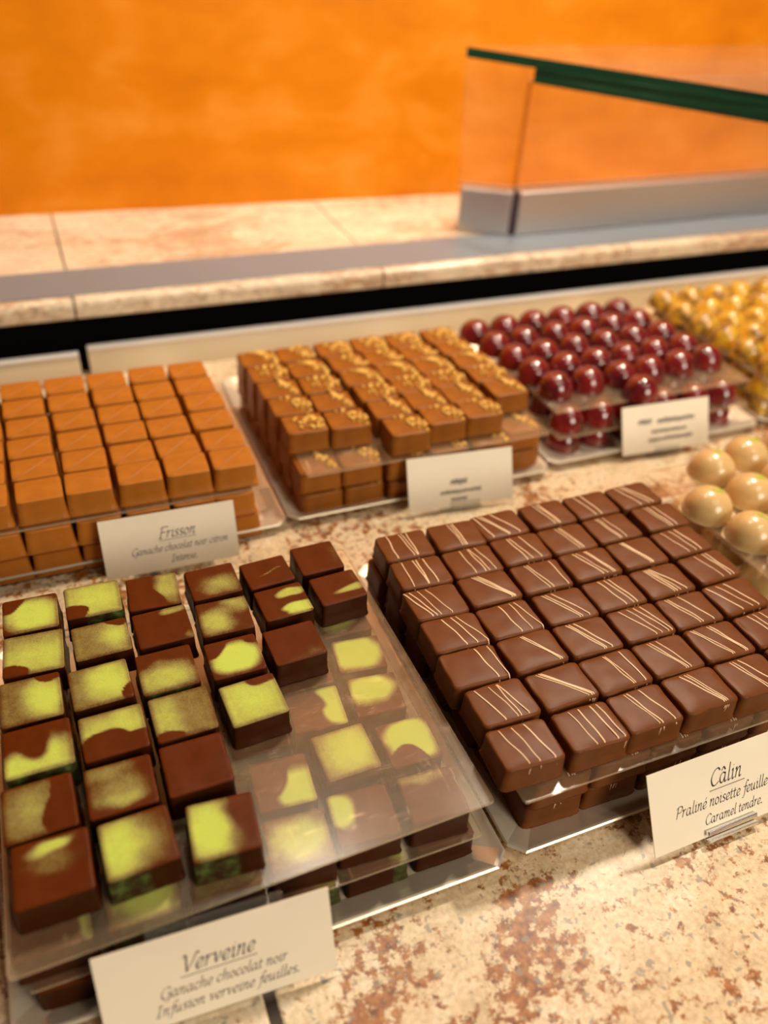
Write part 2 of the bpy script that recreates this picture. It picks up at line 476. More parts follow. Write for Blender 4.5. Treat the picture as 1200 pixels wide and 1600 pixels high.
# pale metal rail along the back of the worktop, in two lengths
def back_rail(x0, x1, zt, label, yr=0.0):
    e = empty('back_rail', ((x0 + x1) / 2, 0.308, 0.0), yr)
    hw = (x1 - x0) / 2
    bm = bmesh.new()
    vs = [(-hw, -0.004, 0), (hw, -0.004, 0), (hw, 0.004, zt), (-hw, 0.004, zt)]
    lo = [bm.verts.new(v) for v in vs]; hi = [bm.verts.new((v[0], v[1] + 0.0015, v[2])) for v in vs]
    bm.faces.new(lo); bm.faces.new(hi[::-1])
    for i in range(4): bm.faces.new((lo[i], lo[(i + 1) % 4], hi[(i + 1) % 4], hi[i]))
    link('rail_face', mesh_of(bm, 'rail_face', M_RAIL), e)
    bm = bmesh.new(); add_box(bm, -hw, hw, 0.0025, 0.0085, zt - 0.0002, zt + 0.0022, 0.0006)
    c = link('rail_cap', mesh_of(bm, 'rail_cap', M_CAP), e)
    return tag(e, label, 'rail')
back_rail(-0.6, 0.0625, 0.0165, 'shorter visible length of pale metal back rail behind the plain milk chocolates')
back_rail(0.0695, 1.6, 0.0195, 'long pale metal back rail running behind the nut and crimson chocolates', R(-0.15))

# granite ledge tiles with a rounded front nose
XJ = [-0.70, -0.19, 0.066, 0.319, 0.572, 0.825, 1.5]
LAB = ['far left granite ledge tile below the orange wall, mostly outside the view', 'granite ledge tile at left end of the view, left of first joint',
       'pale granite ledge tile behind the milk chocolate squares', 'pale granite ledge tile left of and under the glass guard corner',
       'pale granite ledge tile under the aluminium glass channel', 'granite ledge tile at the right end of the view', '']
for k in range(1, 5):
    x0, x1 = XJ[k] + 0.0008, XJ[k + 1] - 0.0008
    if k == 1: x0 = -0.70
    if k == 4: x1 = 1.5
    bm = bmesh.new()
    prof = [(0.5, 0.0445), (0.317, 0.0445), (0.3155, 0.0455), (0.3150, 0.047), (0.3150, 0.0555), (0.3160, 0.0583), (0.3185, 0.0597), (0.322, 0.0600), (0.58, 0.0600), (0.58, 0.0445)]
    A = [bm.verts.new((x0, y, z)) for y, z in prof]; B = [bm.verts.new((x1, y, z)) for y, z in prof]
    for i in range(len(prof)):
        j = (i + 1) % len(prof); bm.faces.new((A[i], A[j], B[j], B[i]))
    bm.faces.new(A); bm.faces.new(B[::-1])
    o = link('granite_ledge', mesh_of(bm, 'granite_ledge', M_LEDGE))
    tag(o, LAB[k], 'ledge', 'granite ledge tiles')
st = box('steel_strip', -0.70, 1.5, 0.3245, 0.376, 0.0601, 0.0612, M_STRIP, 0.0004)
tag(st, 'flat grey steel strip let into the top of the granite ledge', 'strip')

# glass guard on the ledge
def glass_guard():
    e = empty('glass_guard', (0.474, 0.364, 0.0613))
    O = e.location
    P1, P2 = (0.424, 0.390), (0.474, 0.364)
    def quad_prism(bm, p, q, t, z0, z1, lean=(0, 0, 0, 0), face_mi=0, edge_mi=1):
        d = (Vector((q[0], q[1])) - Vector((p[0], p[1]))).normalized(); nrm = Vector((-d.y, d.x)) * t
        cs = [(p[0], p[1]), (q[0], q[1]), (q[0] + nrm.x, q[1] + nrm.y), (p[0] + nrm.x, p[1] + nrm.y)]
        L = [(lean[0], lean[1]), (lean[2], lean[3]), (lean[2], lean[3]), (lean[0], lean[1])]
        lo = [bm.verts.new((x - O.x, y - O.y, z0 - O.z)) for x, y in cs]
        hi = [bm.verts.new((x + l[0] - O.x, y + l[1] - O.y, z1 - O.z)) for (x, y), l in zip(cs, L)]
        for f, mi in ((hi, edge_mi), (lo[::-1], edge_mi)):
            bm.faces.new(f).material_index = mi
        for i in range(4):
            bm.faces.new((lo[i], lo[(i + 1) % 4], hi[(i + 1) % 4], hi[i])).material_index = face_mi if i in (0, 2) else edge_mi
    # aluminium channels: the short angled one and the long one along the ledge
    for nm, p, q, t, z1 in (('channel', P1, (0.4665, 0.3665), 0.020, 0.1015), ('channel', P2, (1.45, 0.372), 0.022, 0.1015)):
        bm = bmesh.new(); quad_prism(bm, p, q, t, 0.0613, z1, edge_mi=0)
        bmesh.ops.bevel(bm, geom=bm.edges[:], offset=0.0012, segments=2, profile=0.5, affect='EDGES')
        link(nm, mesh_of(bm, nm, M_ALU), e)
    bm = bmesh.new(); quad_prism(bm, (0.4672, 0.3690), (0.4736, 0.3668), 0.016, 0.0613, 0.099, edge_mi=0)
    link('corner_gap_shade', mesh_of(bm, 'corner_gap_shade', M_INK), e)  # near-black strip put in for the shade between the two channels
    bm = bmesh.new(); quad_prism(bm, (0.426, 0.398), (0.4665, 0.3745), 0.008, 0.1016, 0.2048, (0.006, 0.022, 0.004, 0.0))
    link('glass_pane', mesh_of(bm, 'glass_pane', [M_GLASS, M_GLV]), e)
    bm = bmesh.new(); quad_prism(bm, (0.4745, 0.3735), (1.45, 0.3815), 0.008, 0.1016, 0.1928, (0.0, 0.0, 0.0, 0.0))
    link('glass_pane', mesh_of(bm, 'glass_pane', [M_GLASS, M_GLV]), e)
    for z0, z1, pts in ((0.2050, 0.2130, [(0.431, 0.420), (0.600, 0.1828), (1.45, 0.1828), (1.45, 0.420)]),
                        (0.1930, 0.2048, [(0.4715, 0.3680), (0.6035, 0.1828), (1.45, 0.1828), (1.45, 0.3900), (0.4715, 0.3900)])):
        bm = bmesh.new(); add_prism(bm, [(x - O.x, y - O.y) for x, y in pts], z0 - O.z, z1 - O.z, 1, 0, (0,))
        link('top_plate', mesh_of(bm, 'top_plate', [M_PLATE, M_GLE]), e)
    return tag(e, 'glass guard in an aluminium channel, with dark green edged glass top plates', 'guard')
glass_guard()

# ------------------------------------------------------------------ trays and sheets
def tray(x0, x1, y0, y1, label, zr=0.0062, z0=0.0, edge=0.011, rz=0.0):
    cx, cy = (x0 + x1) / 2, (y0 + y1) / 2
    bm = bmesh.new()
    def ring(off, z, ch):
        a, b = (x1 - x0) / 2 - off, (y1 - y0) / 2 - off
        pts = [(-a + ch, -b), (a - ch, -b), (a, -b + ch), (a, b - ch), (a - ch, b), (-a + ch, b), (-a, b - ch), (-a, -b + ch)]
        return [bm.verts.new((x, y, z)) for x, y in pts]
    prof = [(edge, z0 + 0.0002, .004), (0.0012, zr - 0.0008, .006), (0.0, zr - 0.0010, .006), (-0.0002, zr - 0.0002, .006), (0.0005, zr + 0.0004, .006),
            (0.0016, zr + 0.0002, .006), (edge + 0.0008, z0 + 0.0019, .004)]
    rings = [ring(*p) for p in prof]
    bm.faces.new(rings[0]); bm.faces.new(rings[-1])
    for A, B in zip(rings, rings[1:]):
        for k in range(8): bm.faces.new((A[k], A[(k + 1) % 8], B[(k + 1) % 8], B[k]))
    o = link('display_tray', mesh_of(bm, 'display_tray', M_TRAY), None, (cx, cy, 0), rz)
    return tag(o, label, 'tray', 'display trays')
FLOORZ = 0.002
tray(-0.0105, 0.1822, -0.1755, 0.0185, 'steel tray in front left corner holding the lime splashed chocolates')
tray(0.1840, 0.3725, -0.1735, 0.0195, 'steel tray in front holding the drizzled dark chocolates', rz=R(0.1))
tray(0.3845, 0.5730, -0.1735, 0.0195, 'steel tray at right holding the ivory domes')
tray(-0.0290, 0.1605, 0.0705, 0.2620, 'steel tray at back left holding the plain milk chocolates')
tray(0.1618, 0.3510, 0.0725, 0.2640, 'steel tray behind middle holding the nut topped chocolates')
tray(0.3535, 0.5430, 0.0785, 0.2680, 'steel tray at back holding the crimson domes')
tray(0.5450, 0.7345, 0.0815, 0.2700, 'steel tray at back right holding the yellow domes')

def sheet(x0, x1, y0, y1, z0, label, rz=0.0, t=0.0015):
    bm = bmesh.new()
    cx, cy = (x0 + x1) / 2, (y0 + y1) / 2
    a, b, c = (x1 - x0) / 2, (y1 - y0) / 2, 0.0015
    pts = [(-a + c, -b), (a - c, -b), (a - .0004, -b + .0004), (a, -b + c), (a, b - c), (a - c, b), (-a + c, b), (-a, b - c), (-a, -b + c), (-a + .0004, -b + .0004)]
    add_prism(bm, pts, 0, t, 1, 0)
    o = link('acrylic_sheet', mesh_of(bm, 'acrylic_sheet', [M_ACR, M_ACRE]), None, (cx, cy, z0), rz)
    return tag(o, label, 'sheet', 'acrylic sheets between layers')

CH = 0.0145                      # height of a square chocolate
Z1 = FLOORZ                      # base of the bottom layer
Z2 = Z1 + CH + 0.0020            # base of the middle layer
Z3 = Z2 + CH + 0.0020            # base of the top layer
sheet(-0.0080, 0.1745, -0.1655, 0.0030, Z3 - 0.0016, 'scratched acrylic sheet under the top layer of lime splashed chocolates, bare at right', R(1.6))
sheet(-0.0020, 0.1720, -0.1660, 0.0020, Z2 - 0.0016, 'acrylic sheet over the bottom layer of lime splashed chocolates')
sheet(0.1878, 0.3640, -0.1680, 0.0020, Z3 - 0.0016, 'scratched acrylic sheet under the top layer of drizzled chocolates')
sheet(-0.0170, 0.1500, 0.0740, 0.2180, Z3 - 0.0016, 'acrylic sheet under the top layer of plain milk chocolates')
sheet(-0.0170, 0.1480, 0.0745, 0.2180, Z2 - 0.0016, 'acrylic sheet over the bottom layer of plain milk chocolates')
sheet(0.1745, 0.3460, 0.0765, 0.2230, Z3 - 0.0016, 'acrylic sheet under the top layer of nut topped chocolates, corner bare at right')

# ------------------------------------------------------------------ lime splashed chocolates (front left tray)
def sstep(a, b, x):
    if a == b: return 1.0 if x > a else 0.0
    t = min(max((x - a) / (b - a), 0.0), 1.0)
    return t * t * (3 - 2 * t)
def spray(spec, seed):
    """spec: list of (kind, cx, cy, rx, ry, strength, softness, angle); 'e' sprays, 'c' wipes a clean-edged patch away, 'b' even haze."""
    def f(u, v):
        w1 = noise.noise(Vector((u * 2.6 + seed * 5.1, v * 2.6, seed * 1.3))) * 0.10
        w2 = noise.noise(Vector((u * 2.6, v * 2.6 + seed * 3.7, seed * 2.9))) * 0.10
        s = 0.0
        for q in spec:
            k, cx, cy, rx, ry, st, so = q[:7]
            an = R(q[7]) if len(q) > 7 else 0.0
            x, y = u + w1 - cx, v + w2 - cy
            x, y = x * math.cos(an) + y * math.sin(an), -x * math.sin(an) + y * math.cos(an)
            d = math.hypot(x / (rx * 1.12), y / (ry * 1.12)) if rx else 0.0
            if k == 'b': s = max(s, st)
            elif k == 'e': s = 1 - (1 - min(s, .999)) * (1 - st * (1 - sstep(max(0.0, .85 - so * 1.1), 1.08 + so * 0.75, d))) 
            else: s *= sstep(1 - so, 1 + so, d)
        m = min(u, 1 - u, v, 1 - v)
        return s * (0.62 + 0.38 * sstep(0.0, 0.07, m))
    return f
E_, C_, B_ = 'e', 'c', 'b'
LOOK = {
 (0,0): ('bright lime fronted', [(E_,.52,.55,.56,.52,1.0,.35),(C_,.0,.02,.34,.34,1,.06)]),
 (0,1): ('olive hazed', [(B_,0,0,0,0,.50,0),(E_,.35,.6,.4,.35,.72,.8),(E_,.8,.6,.25,.4,.7,.8),(C_,.14,1.0,.26,.24,1,.05)]),
 (0,2): ('half lime half olive', [(B_,0,0,0,0,.36,0),(E_,.76,.55,.34,.46,1.0,.5),(C_,.88,.0,.25,.12,1,.1)]),
 (0,3): ('lime bottomed', [(E_,.15,.88,.30,.30,1.0,.4),(E_,.72,.70,.34,.38,.95,.6),(E_,.5,1.0,.5,.2,.8,.6),(C_,.42,.42,.24,.30,1,.25)]),
 (0,4): ('grey olive swirled', [(E_,.40,.5,.42,.62,.58,.7),(C_,1.0,.75,.40,.42,1,.06),(C_,.95,.1,.22,.4,1,.08)]),
 (0,5): ('mostly plain lime tipped', [(E_,.52,.14,.30,.09,.95,.3,-8),(E_,.50,.34,.34,.22,.36,.9)]),
 (1,0): ('soft lime covered', [(B_,0,0,0,0,.62,0),(E_,.55,.5,.5,.5,.80,.7),(C_,.06,.86,.30,.24,1,.07)]),
 (1,1): ('pale lime sided', [(B_,0,0,0,0,.42,0),(E_,.82,.45,.30,.42,.85,.7),(C_,.86,.0,.24,.12,1,.06)]),
 (1,2): ('bright lime centred', [(B_,0,0,0,0,.38,0),(E_,.68,.45,.42,.46,1.0,.6),(C_,.98,.88,.16,.2,1,.05)]),
 (1,3): ('wavy half lime', [(B_,0,0,0,0,.50,0),(E_,.75,.30,.34,.34,.80,.6),(E_,.2,.38,.25,.22,.68,.6),(C_,.38,.95,.45,.46,1,.05),(C_,.85,1.05,.50,.40,1,.05)]),
 (1,4): ('golden hazed', [(E_,.50,.52,.42,.36,.46,.6),(E_,.25,.1,.5,.16,.42,.6,-14),(E_,.55,.78,.35,.14,.55,.7)]),
 (1,5): ('lime left sided', [(B_,0,0,0,0,.12,0),(E_,.18,.50,.36,.62,1.0,.5),(E_,.45,.45,.36,.5,.50,.8)]),
 (2,0): ('olive right cornered', [(E_,.86,.35,.34,.58,.66,.4),(C_,.3,.8,.35,.4,1,.06)]),
 (2,1): ('almost plain dark', [(E_,.82,.02,.26,.15,.62,.2),(E_,1.0,.92,.16,.16,.4,.5)]),
 (2,2): ('olive fronted', [(E_,.35,.70,.56,.36,.72,.5),(E_,.75,.75,.4,.3,.45,.9)]),
 (2,3): ('evenly olive hazed', [(B_,0,0,0,0,.40,0),(E_,.2,.5,.26,.5,.66,.7),(C_,.15,.98,.25,.14,1,.1)]),
 (2,4): ('entirely plain dark', []),
 (2,5): ('bright lime left', [(B_,0,0,0,0,.14,0),(E_,.30,.52,.44,.56,1.05,.45),(C_,.95,.2,.3,.5,1,.5)]),
 (3,0): ('olive smeared', [(E_,.62,.66,.42,.34,.62,.7)]),
 (3,1): ('twin olive patched', [(B_,0,0,0,0,.14,0),(E_,.32,.62,.32,.34,.72,.45),(E_,.80,.12,.28,.26,.60,.6)]),
 (3,2): ('big lime patched', [(E_,.52,.52,.52,.42,1.05,.22),(C_,.0,.1,.36,.30,1,.08),(C_,1.0,.02,.2,.2,1,.05)]),
 (3,3): ('pale lime topped', [(B_,0,0,0,0,.70,0),(E_,.45,.45,.5,.45,.86,.8),(C_,.86,.0,.34,.16,1,.15)]),
 (4,0): ('plain dark lip edged', [(E_,.62,.52,.3,.03,.42,.4,-10)]),
 (4,1): ('two lime striped', [(E_,.74,.26,.30,.14,.80,.15,-6),(E_,.74,.74,.36,.10,.92,.15,-14),(E_,.84,.86,.34,.14,.95,.15,-8)]),
 (4,2): ('amber reflection painted', [(E_,.8,.9,.6,.16,.22,.8,-10)]),  # weak spray stands in for an orange reflection along the front
 (5,0): ('amber right edged', [(E_,.98,.45,.16,.5,.26,.8)]),
 (5,1): ('single lime streaked', [(E_,.78,.66,.38,.12,.70,.25,-6),(E_,.95,.2,.1,.4,.25,.8)]),
}
LOOK2 = {
 (5,2): ('bright lime topped', [(E_,.44,.46,.56,.54,1.08,.2)]), (5,3): ('lime backed', [(E_,.42,.34,.52,.40,1.08,.2)]),
 (4,3): ('lime right edged', [(E_,.90,.20,.26,.30,1.05,.15),(E_,.95,.72,.30,.34,1.05,.2)]), (4,4): ('almost all lime', [(B_,0,0,0,0,.4,0),(E_,.62,.46,.55,.52,1.05,.5)]),
 (5,4): ('lime with dark bite', [(E_,.55,.46,.50,.56,1.1,.15),(C_,.30,1.0,.34,.42,1,.05)]), (3,4): ('lime cornered', [(E_,.82,.70,.44,.42,1.05,.18,-30),(C_,.28,.35,.34,.40,1,.12)]),
 (3,5): ('soft lime squared', [(B_,0,0,0,0,.25,0),(E_,.56,.48,.50,.42,.86,.35)]), (4,5): ('small lime blotched', [(E_,.15,.36,.22,.34,1.05,.2)]),
 (5,5): ('olive backed', [(E_,.35,.08,.5,.16,.5,.5)]), (1,5): ('bright lime fronted', [(B_,0,0,0,0,.35,0),(E_,.60,.55,.44,.5,1.05,.5)]), (2,5): ('olive hazed', [(B_,0,0,0,0,.3,0)]),
 (0,5): ('plain dark', [(E_,.98,.7,.1,.5,.8,.3)]), (0,4): ('olive hazed', [(B_,0,0,0,0,.3,0)]),
}
V3 = {
(0,0):(13.6,-9.7,24.6,23.7,-1.2),(0,1):(13.3,-35.3,25.8,25.0,-2.6),(0,2):(10.6,-61.9,24.9,25.0,0.5),(0,3):(11.7,-87.9,26.2,24.0,0.9),(0,4):(10.2,-115.5,26.1,24.7,1.5),(0,5):(12.7,-141.3,26.8,25.6,0.2),
(1,0):(41.3,-8.8,25.6,22.7,-1.1),(1,1):(41.8,-36.1,24.9,21.9,1.3),(1,2):(38.3,-62.9,25.2,23.4,2.1),(1,3):(40.1,-90.0,25.9,23.4,1.3),(1,4):(39.3,-116.2,25.8,23.3,0.2),(1,5):(41.7,-141.5,25.8,24.1,2.7),
(2,0):(68.7,-12.2,24.6,23.6,-3.1),(2,1):(68.9,-36.9,25.3,23.3,1.3),(2,2):(66.1,-63.7,24.9,24.5,0.9),(2,3):(67.8,-89.7,25.4,24.2,1.6),(2,4):(67.8,-115.8,25.6,24.8,0.5),(2,5):(71.5,-145.7,25.3,24.4,-4.0),
(3,0):(97.3,-14.0,24.7,22.7,1.6),(3,1):(96.9,-39.4,24.7,23.0,-1.3),(3,2):(95.4,-65.6,24.3,22.9,0.7),(3,3):(97.0,-92.1,25.0,23.6,3.4),
(4,0):(124.0,-15.6,23.8,20.4,4.0),(4,1):(125.8,-38.5,24.4,21.9,2.9),(4,2):(122.9,-66.1,24.7,22.7,2.2),
(5,0):(151.0,-12.9,23.0,22.6,1.6),(5,1):(153.8,-37.4,24.2,21.1,3.4)}
V2 = {(3,4):(99.7,-124.6,24.5,24.0,-3.5),(3,5):(98.2,-151.1,25.2,22.9,-4.5),(4,3):(124.3,-93.3,24.6,22.8,-4.0),(4,4):(128.9,-119.1,24.4,24.4,1.7),(4,5):(125.4,-149.3,25.6,23.6,-4.0),
(5,2):(153.7,-68.8,23.5,21.3,-6.0),(5,3):(152.5,-94.1,23.5,22.7,-6.0),(5,4):(156.2,-123.0,23.4,23.4,-1.1),(5,5):(155.0,-150.5,25.0,22.9,-3.6),
(1,5):(39.4,-150.6,26.0,24.0,0.0),(2,5):(69.2,-150.8,26.0,24.0,-1.0),(0,5):(8.6,-150.6,26.5,24.0,0.5)}
COLW = ['leftmost column', 'second column from left', 'third column from left', 'third column from right', 'second column from right', 'rightmost column']
GREEN = {(1, 0), (2, 5), (1, 5), (0, 3), (2, 2)}
def lime_piece(x, y, w, d, rz, z, look, spec, where, group, seed, green=0.0):
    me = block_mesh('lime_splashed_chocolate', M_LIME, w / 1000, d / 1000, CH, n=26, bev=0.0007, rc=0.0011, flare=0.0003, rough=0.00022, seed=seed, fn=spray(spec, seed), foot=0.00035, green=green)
    o = link('lime_splashed_chocolate', me, None, (x / 1000, y / 1000, z), R(rz))
    o.scale = (1, 1, .0135 / CH if z > .03 else 1.0)
    return tag(o, '%s dark chocolate, %s' % (look, where), 'chocolate', group)
sd = 0
for (c, r), q in V3.items():
    sd += 1
    look, spec = LOOK[c, r]
    lime_piece(q[0], q[1], q[2], q[3], q[4], Z3, look, spec, '%s from back, top layer, %s' % (ORD[r], COLW[c]), 'lime splashed chocolates, top layer', sd, 0.9 if (c, r) in GREEN else 0.0)
for c in range(6):
    for r in range(6):
        if (c, r) not in V2 and c not in (0, 5) and not (c >= 3 and r >= 2): continue
        sd += 1
        q = V2.get((c, r)) or (12 + 28.3 * c, -17 - 26.4 * r, 25.0, 23.6, RND.uniform(-2, 2))
        look, spec = LOOK2.get((c, r), ('lime marked', [(E_, RND.uniform(.3, .7), RND.uniform(.3, .7), .35, .35, .8, .4)]))
        lime_piece(q[0], q[1], q[2], q[3], q[4], Z2, look, spec, '%s from back, middle layer, %s' % (ORD[r], COLW[c]), 'lime splashed chocolates, middle layer', sd, 0.9 if r == 5 and c in (1, 4) else 0.0)
for c, x, y, look, spec in ((0, 13.2, -155.5, 'plain dark', []), (1, 41, -155.5, 'lime marked', [(E_,.5,.5,.3,.3,.6,.5)]), (2, 70, -154.5, 'lime marked', [(E_,.5,.9,.3,.3,.6,.5)]),
                           (3, 98.5, -152.5, 'lime streaked', [(E_,.85,.7,.3,.5,.7,.4)]), (4, 127.5, -152.5, 'lime edged', [(E_,.95,.75,.2,.5,.8,.3)]), (5, 157.5, -151.8, 'plain dark', [])):
    sd += 1
    lime_piece(x, y, 26.0, 23.6, RND.uniform(-2.5, 0), Z1, look, spec, 'in front row of bottom layer, %s' % COLW[c], 'lime splashed chocolates, bottom layer', sd, 0.9)
for r in range(5):
    for c, x in ((0, 11.5), (5, 155.5)):
        sd += 1
        lime_piece(x, -18 - 26.4 * r, 25.4, 23.6, RND.uniform(-2, 2), Z1, 'plain dark', [], '%s from back in bottom layer, %s' % (ORD[r], COLW[c]), 'lime splashed chocolates, bottom layer', sd)

# ------------------------------------------------------------------ drizzled chocolates (front right tray)
DR = {
 (0,0):[(.22,.23),(.48,.57),(.54,.63),(.64,.65)],(0,1):[(.22,.23),(.45,.52),(.52,.53),(.66,.72)],(0,2):[(.0,.30),(.10,.38),(.26,.46),(.42,.68)],(0,3):[(.38,.58),(.56,.78),(.66,.98)],(0,4):[(.66,.80),(.90,.99)],(0,5):[(.16,.38),(.42,.60),(.56,.66),(.58,.80)],(0,6):[(.20,.40),(.42,.58),(.64,.84)],
 (1,0):[(.42,.50),(.48,.55),(.53,.59)],(1,1):[(.36,.42),(.54,.62),(.57,.70),(.70,.84)],(1,2):[(.30,.80),(.36,.84),(.42,.87)],(1,3):[(.44,.55),(.66,.76),(.76,.98)],(1,4):[(.44,.84),(.48,.88)],(1,5):[(.20,.80),(.26,.86),(.30,.90)],(1,6):[(.30,.42),(.48,.55),(.70,.80),(.82,.93)],
 (2,0):[(.05,.18),(.15,.52),(.22,.55),(.44,.78)],(2,1):[(.34,.46),(.40,.58),(.62,.78)],(2,2):[(.30,.50),(.36,.58),(.84,.90)],(2,3):[(.20,.62),(.27,.67),(.40,.82)],(2,4):[(.24,.62),(.30,.66),(.40,.78)],(2,5):[(.46,.62),(.50,.66),(.80,.86)],(2,6):[(.32,.54),(.38,.60),(.62,.84)],
 (3,0):[(.32,.48),(.40,.56),(.46,.60)],(3,1):[(.38,.58),(.46,.64),(.50,.68)],(3,2):[(.28,.58),(.36,.68),(.54,.80),(.58,.84)],(3,3):[(.34,.54),(.48,.70),(.58,.78)],(3,4):[(.24,.60),(.42,.72),(.56,.86),(.70,.94)],(3,5):[(.28,.62),(.34,.66),(.48,.72)],(3,6):[(.34,.72),(.44,.76),(.50,.80)],
 (4,0):[(.24,.40),(.42,.54)],(4,1):[(.30,.46),(.36,.50),(.48,.62)],(4,2):[(.30,.58),(.34,.62),(.37,.64)],(4,3):[(.28,.52),(.33,.58),(.38,.66),(.42,.80)],(4,4):[(.18,.48),(.24,.54),(.48,.78)],(4,5):[(.12,.52),(.18,.56),(.48,.80),(.54,.84)],(4,6):[(.30,.58),(.36,.64),(.48,.84)],
 (5,0):[(.22,.44),(.32,.66),(.42,.76)],(5,1):[(.30,.50),(.38,.56),(.52,.68)],(5,2):[(.24,.42),(.44,.60),(.58,.72)],(5,3):[(.38,.54),(.58,.72),(.66,.80)],(5,4):[(.06,.36),(.28,.60),(.48,.74)],(5,5):[(.30,.50),(.44,.62),(.60,.80)],(5,6):[(.20,.40),(.50,.66),(.58,.80)]}
CW, CD = 0.0282, 0.0217
dark_me = [block_mesh('drizzled_chocolate', M_DARK, CW, CD, CH, n=12, bev=0.0013, rc=0.0022, flare=0.0002, dome=0.0004, rough=0.0004, seed=40 + k, foot=0.0004, bevseg=4) for k in range(4)]
def drizzle(o, lines, seed):
    rr = random.Random(seed)
    bm = bmesh.new()
    a, b = CW / 2 - 0.0008, CD / 2 - 0.0003
    for (u0, u1) in lines:
        pts, n = [], 12
        w = rr.uniform(0.00028, 0.00044); ph = rr.uniform(0, 6); am = rr.uniform(0.0001, 0.0005)
        pts.append(((u0 * 2 - 1) * a, b - 0.0002, CH - 0.0022))
        pts.append(((u0 * 2 - 1) * a, b - 0.0010, CH - 0.0010))
        for k in range(n + 1):
            t = k / n
            x = ((u0 + (u1 - u0) * t) * 2 - 1) * a + am * math.sin(t * 5 + ph) * math.sin(t * math.pi)
            y = (b - 0.0018) * (1 - 2 * t)
            uu, vv = (x / a + 1) / 2, t
            z = CH - 0.00034 + 0.0004 * (1 - (2 * uu - 1) ** 4) * (1 - (2 * (0.06 + 0.88 * vv) - 1) ** 4)
            pts.append((x, y, z))
        xe = (u1 * 2 - 1) * a
        pts.append((xe, -b + 0.0011, CH - 0.0008)); pts.append((xe, -b + 0.0001, CH - 0.0020))
        dl = rr.uniform(0.0030, 0.0075)
        if rr.random() < .75: pts.append((xe + rr.uniform(-.0005, .0005), -b - 0.0001, CH - dl))
        m = len(pts)
        add_tube(bm, pts, [w * (0.55 if k in (0, m - 1) else 1.0) for k in range(m)], 6, 0.75)
    return link('drizzle', mesh_of(bm, 'drizzle', M_DRIZ, True), o)
CPOS = {(0,0):(198.5,-16.9,-1.5),(0,1):(197.9,-39.1,-2.2),(0,2):(196.1,-61.4,-1.9),(0,3):(195.9,-83.2,-1.9),(0,4):(194.7,-105.1,-1.9),(0,5):(197.1,-127.6,.1),(0,6):(195.4,-150.5,-2.9),
(1,0):(228.5,-17.4,-3.0),(1,1):(226.9,-39.8,-.7),(1,2):(225.7,-60.9,-.1),(1,3):(225.0,-83.8,.2),(1,4):(225.1,-105.4,1.2),(1,5):(226.6,-128.3,2.0),(1,6):(226.1,-151.6,-1.0),
(5,0):(344.4,-16.3,2.3),(5,1):(347.0,-38.3,-1.7),(5,2):(344.3,-60.6,2.0),(5,3):(345.4,-83.1,2.2),(5,4):(343.1,-106.2,1.1)}
def drizzled(x, y, rz, z, lines, label, group, seed):
    o = link('drizzled_chocolate', dark_me[seed % 4], None, (x / 1000, y / 1000, z), R(rz))
    o.scale = (1, 1, .0130 / CH if z > .03 else 1.0)
    tag(o, label, 'chocolate', group)
    drizzle(o, lines, seed)
    return o
sd = 100
for c in range(6):
    for r in range(7):
        sd += 1
        x, y, rz = CPOS.get((c, r)) or (197.2 + 29.4 * c - .2 * r + RND.uniform(-.6, .6), -16.6 - 22.45 * r + RND.uniform(-.5, .5), RND.uniform(-1.6, 1.6))
        L = DR[c, r]
        drizzled(x, y, rz, Z3, L, 'dark chocolate with %s drizzles, %s from back, top layer, %s' % (['no', 'one', 'two', 'three', 'four'][len(L)], ORD[r], COLW[c]), 'drizzled chocolates, top layer', sd)
for c in range(6):
    for r in range(7):
        if c > 0 and r < 5: continue
        for z, nm, dx, dy in ((Z2, 'middle', -2.6, -3.6), (Z1, 'bottom', -1.0, -6.2)):
            sd += 1
            u = RND.uniform(.35, .6)
            k = 1.0 if r == 6 else 0.25
            drizzled(196.5 + 29.2 * c + 14.2 * r / 6 + RND.uniform(-.8, .8), -14.8 - 22.85 * r + (.4 if z < .01 else -.6), RND.uniform(-2, 2), z,
                     [(u, u + .06), (u + .08, u + .12), (u + .16, u + .16)],
                     'drizzled dark chocolate, %s from back, %s layer, %s' % (ORD[r], nm, COLW[c]), 'drizzled chocolates, %s layer' % nm, sd)

# ------------------------------------------------------------------ plain milk chocolates (back left tray)
MW, MD = 0.0260, 0.0229
milk_me = [block_mesh('milk_chocolate_square', M_MILK, MW, MD, CH, n=8, bev=0.0004, rc=0.0010, flare=0.0009, rough=0.00006, seed=80 + k, foot=0.0005, bevseg=2) for k in range(3)]
def ridge_mesh(flip):
    bm = bmesh.new()
    a, b = MW / 2 - 0.0024, MD / 2 - 0.0024
    p, q = (Vector((-a, -b, 0)), Vector((a * .92, b, 0))) if not flip else (Vector((-a * .6, b * .75, 0)), Vector((a, -b * .15, 0)))
    if not flip:
        add_tube(bm, [(p.x, p.y, CH), ((p.x + q.x) / 2, (p.y + q.y) / 2, CH), (q.x, q.y, CH)], 0.00036, 6, 0.6)
    else:
        for k in range(15):
            c = p.lerp(q, k / 14)
            r = bmesh.ops.create_icosphere(bm, subdivisions=1, radius=0.0003)
            for v in r['verts']: v.co += Vector((c.x, c.y, CH))
    return mesh_of(bm, 'diagonal_ridge', M_RIDGE, True)
RID = [ridge_mesh(False), ridge_mesh(True)]
def milk(x, y, rz, z, k, label, group, ridge=0):
    o = link('milk_chocolate_square', milk_me[k % 3], None, (x / 1000, y / 1000, z), R(rz))
    tag(o, label, 'chocolate', group)
    if ridge is not None: link('diagonal_ridge', RID[ridge], o)
    return o
k = 0
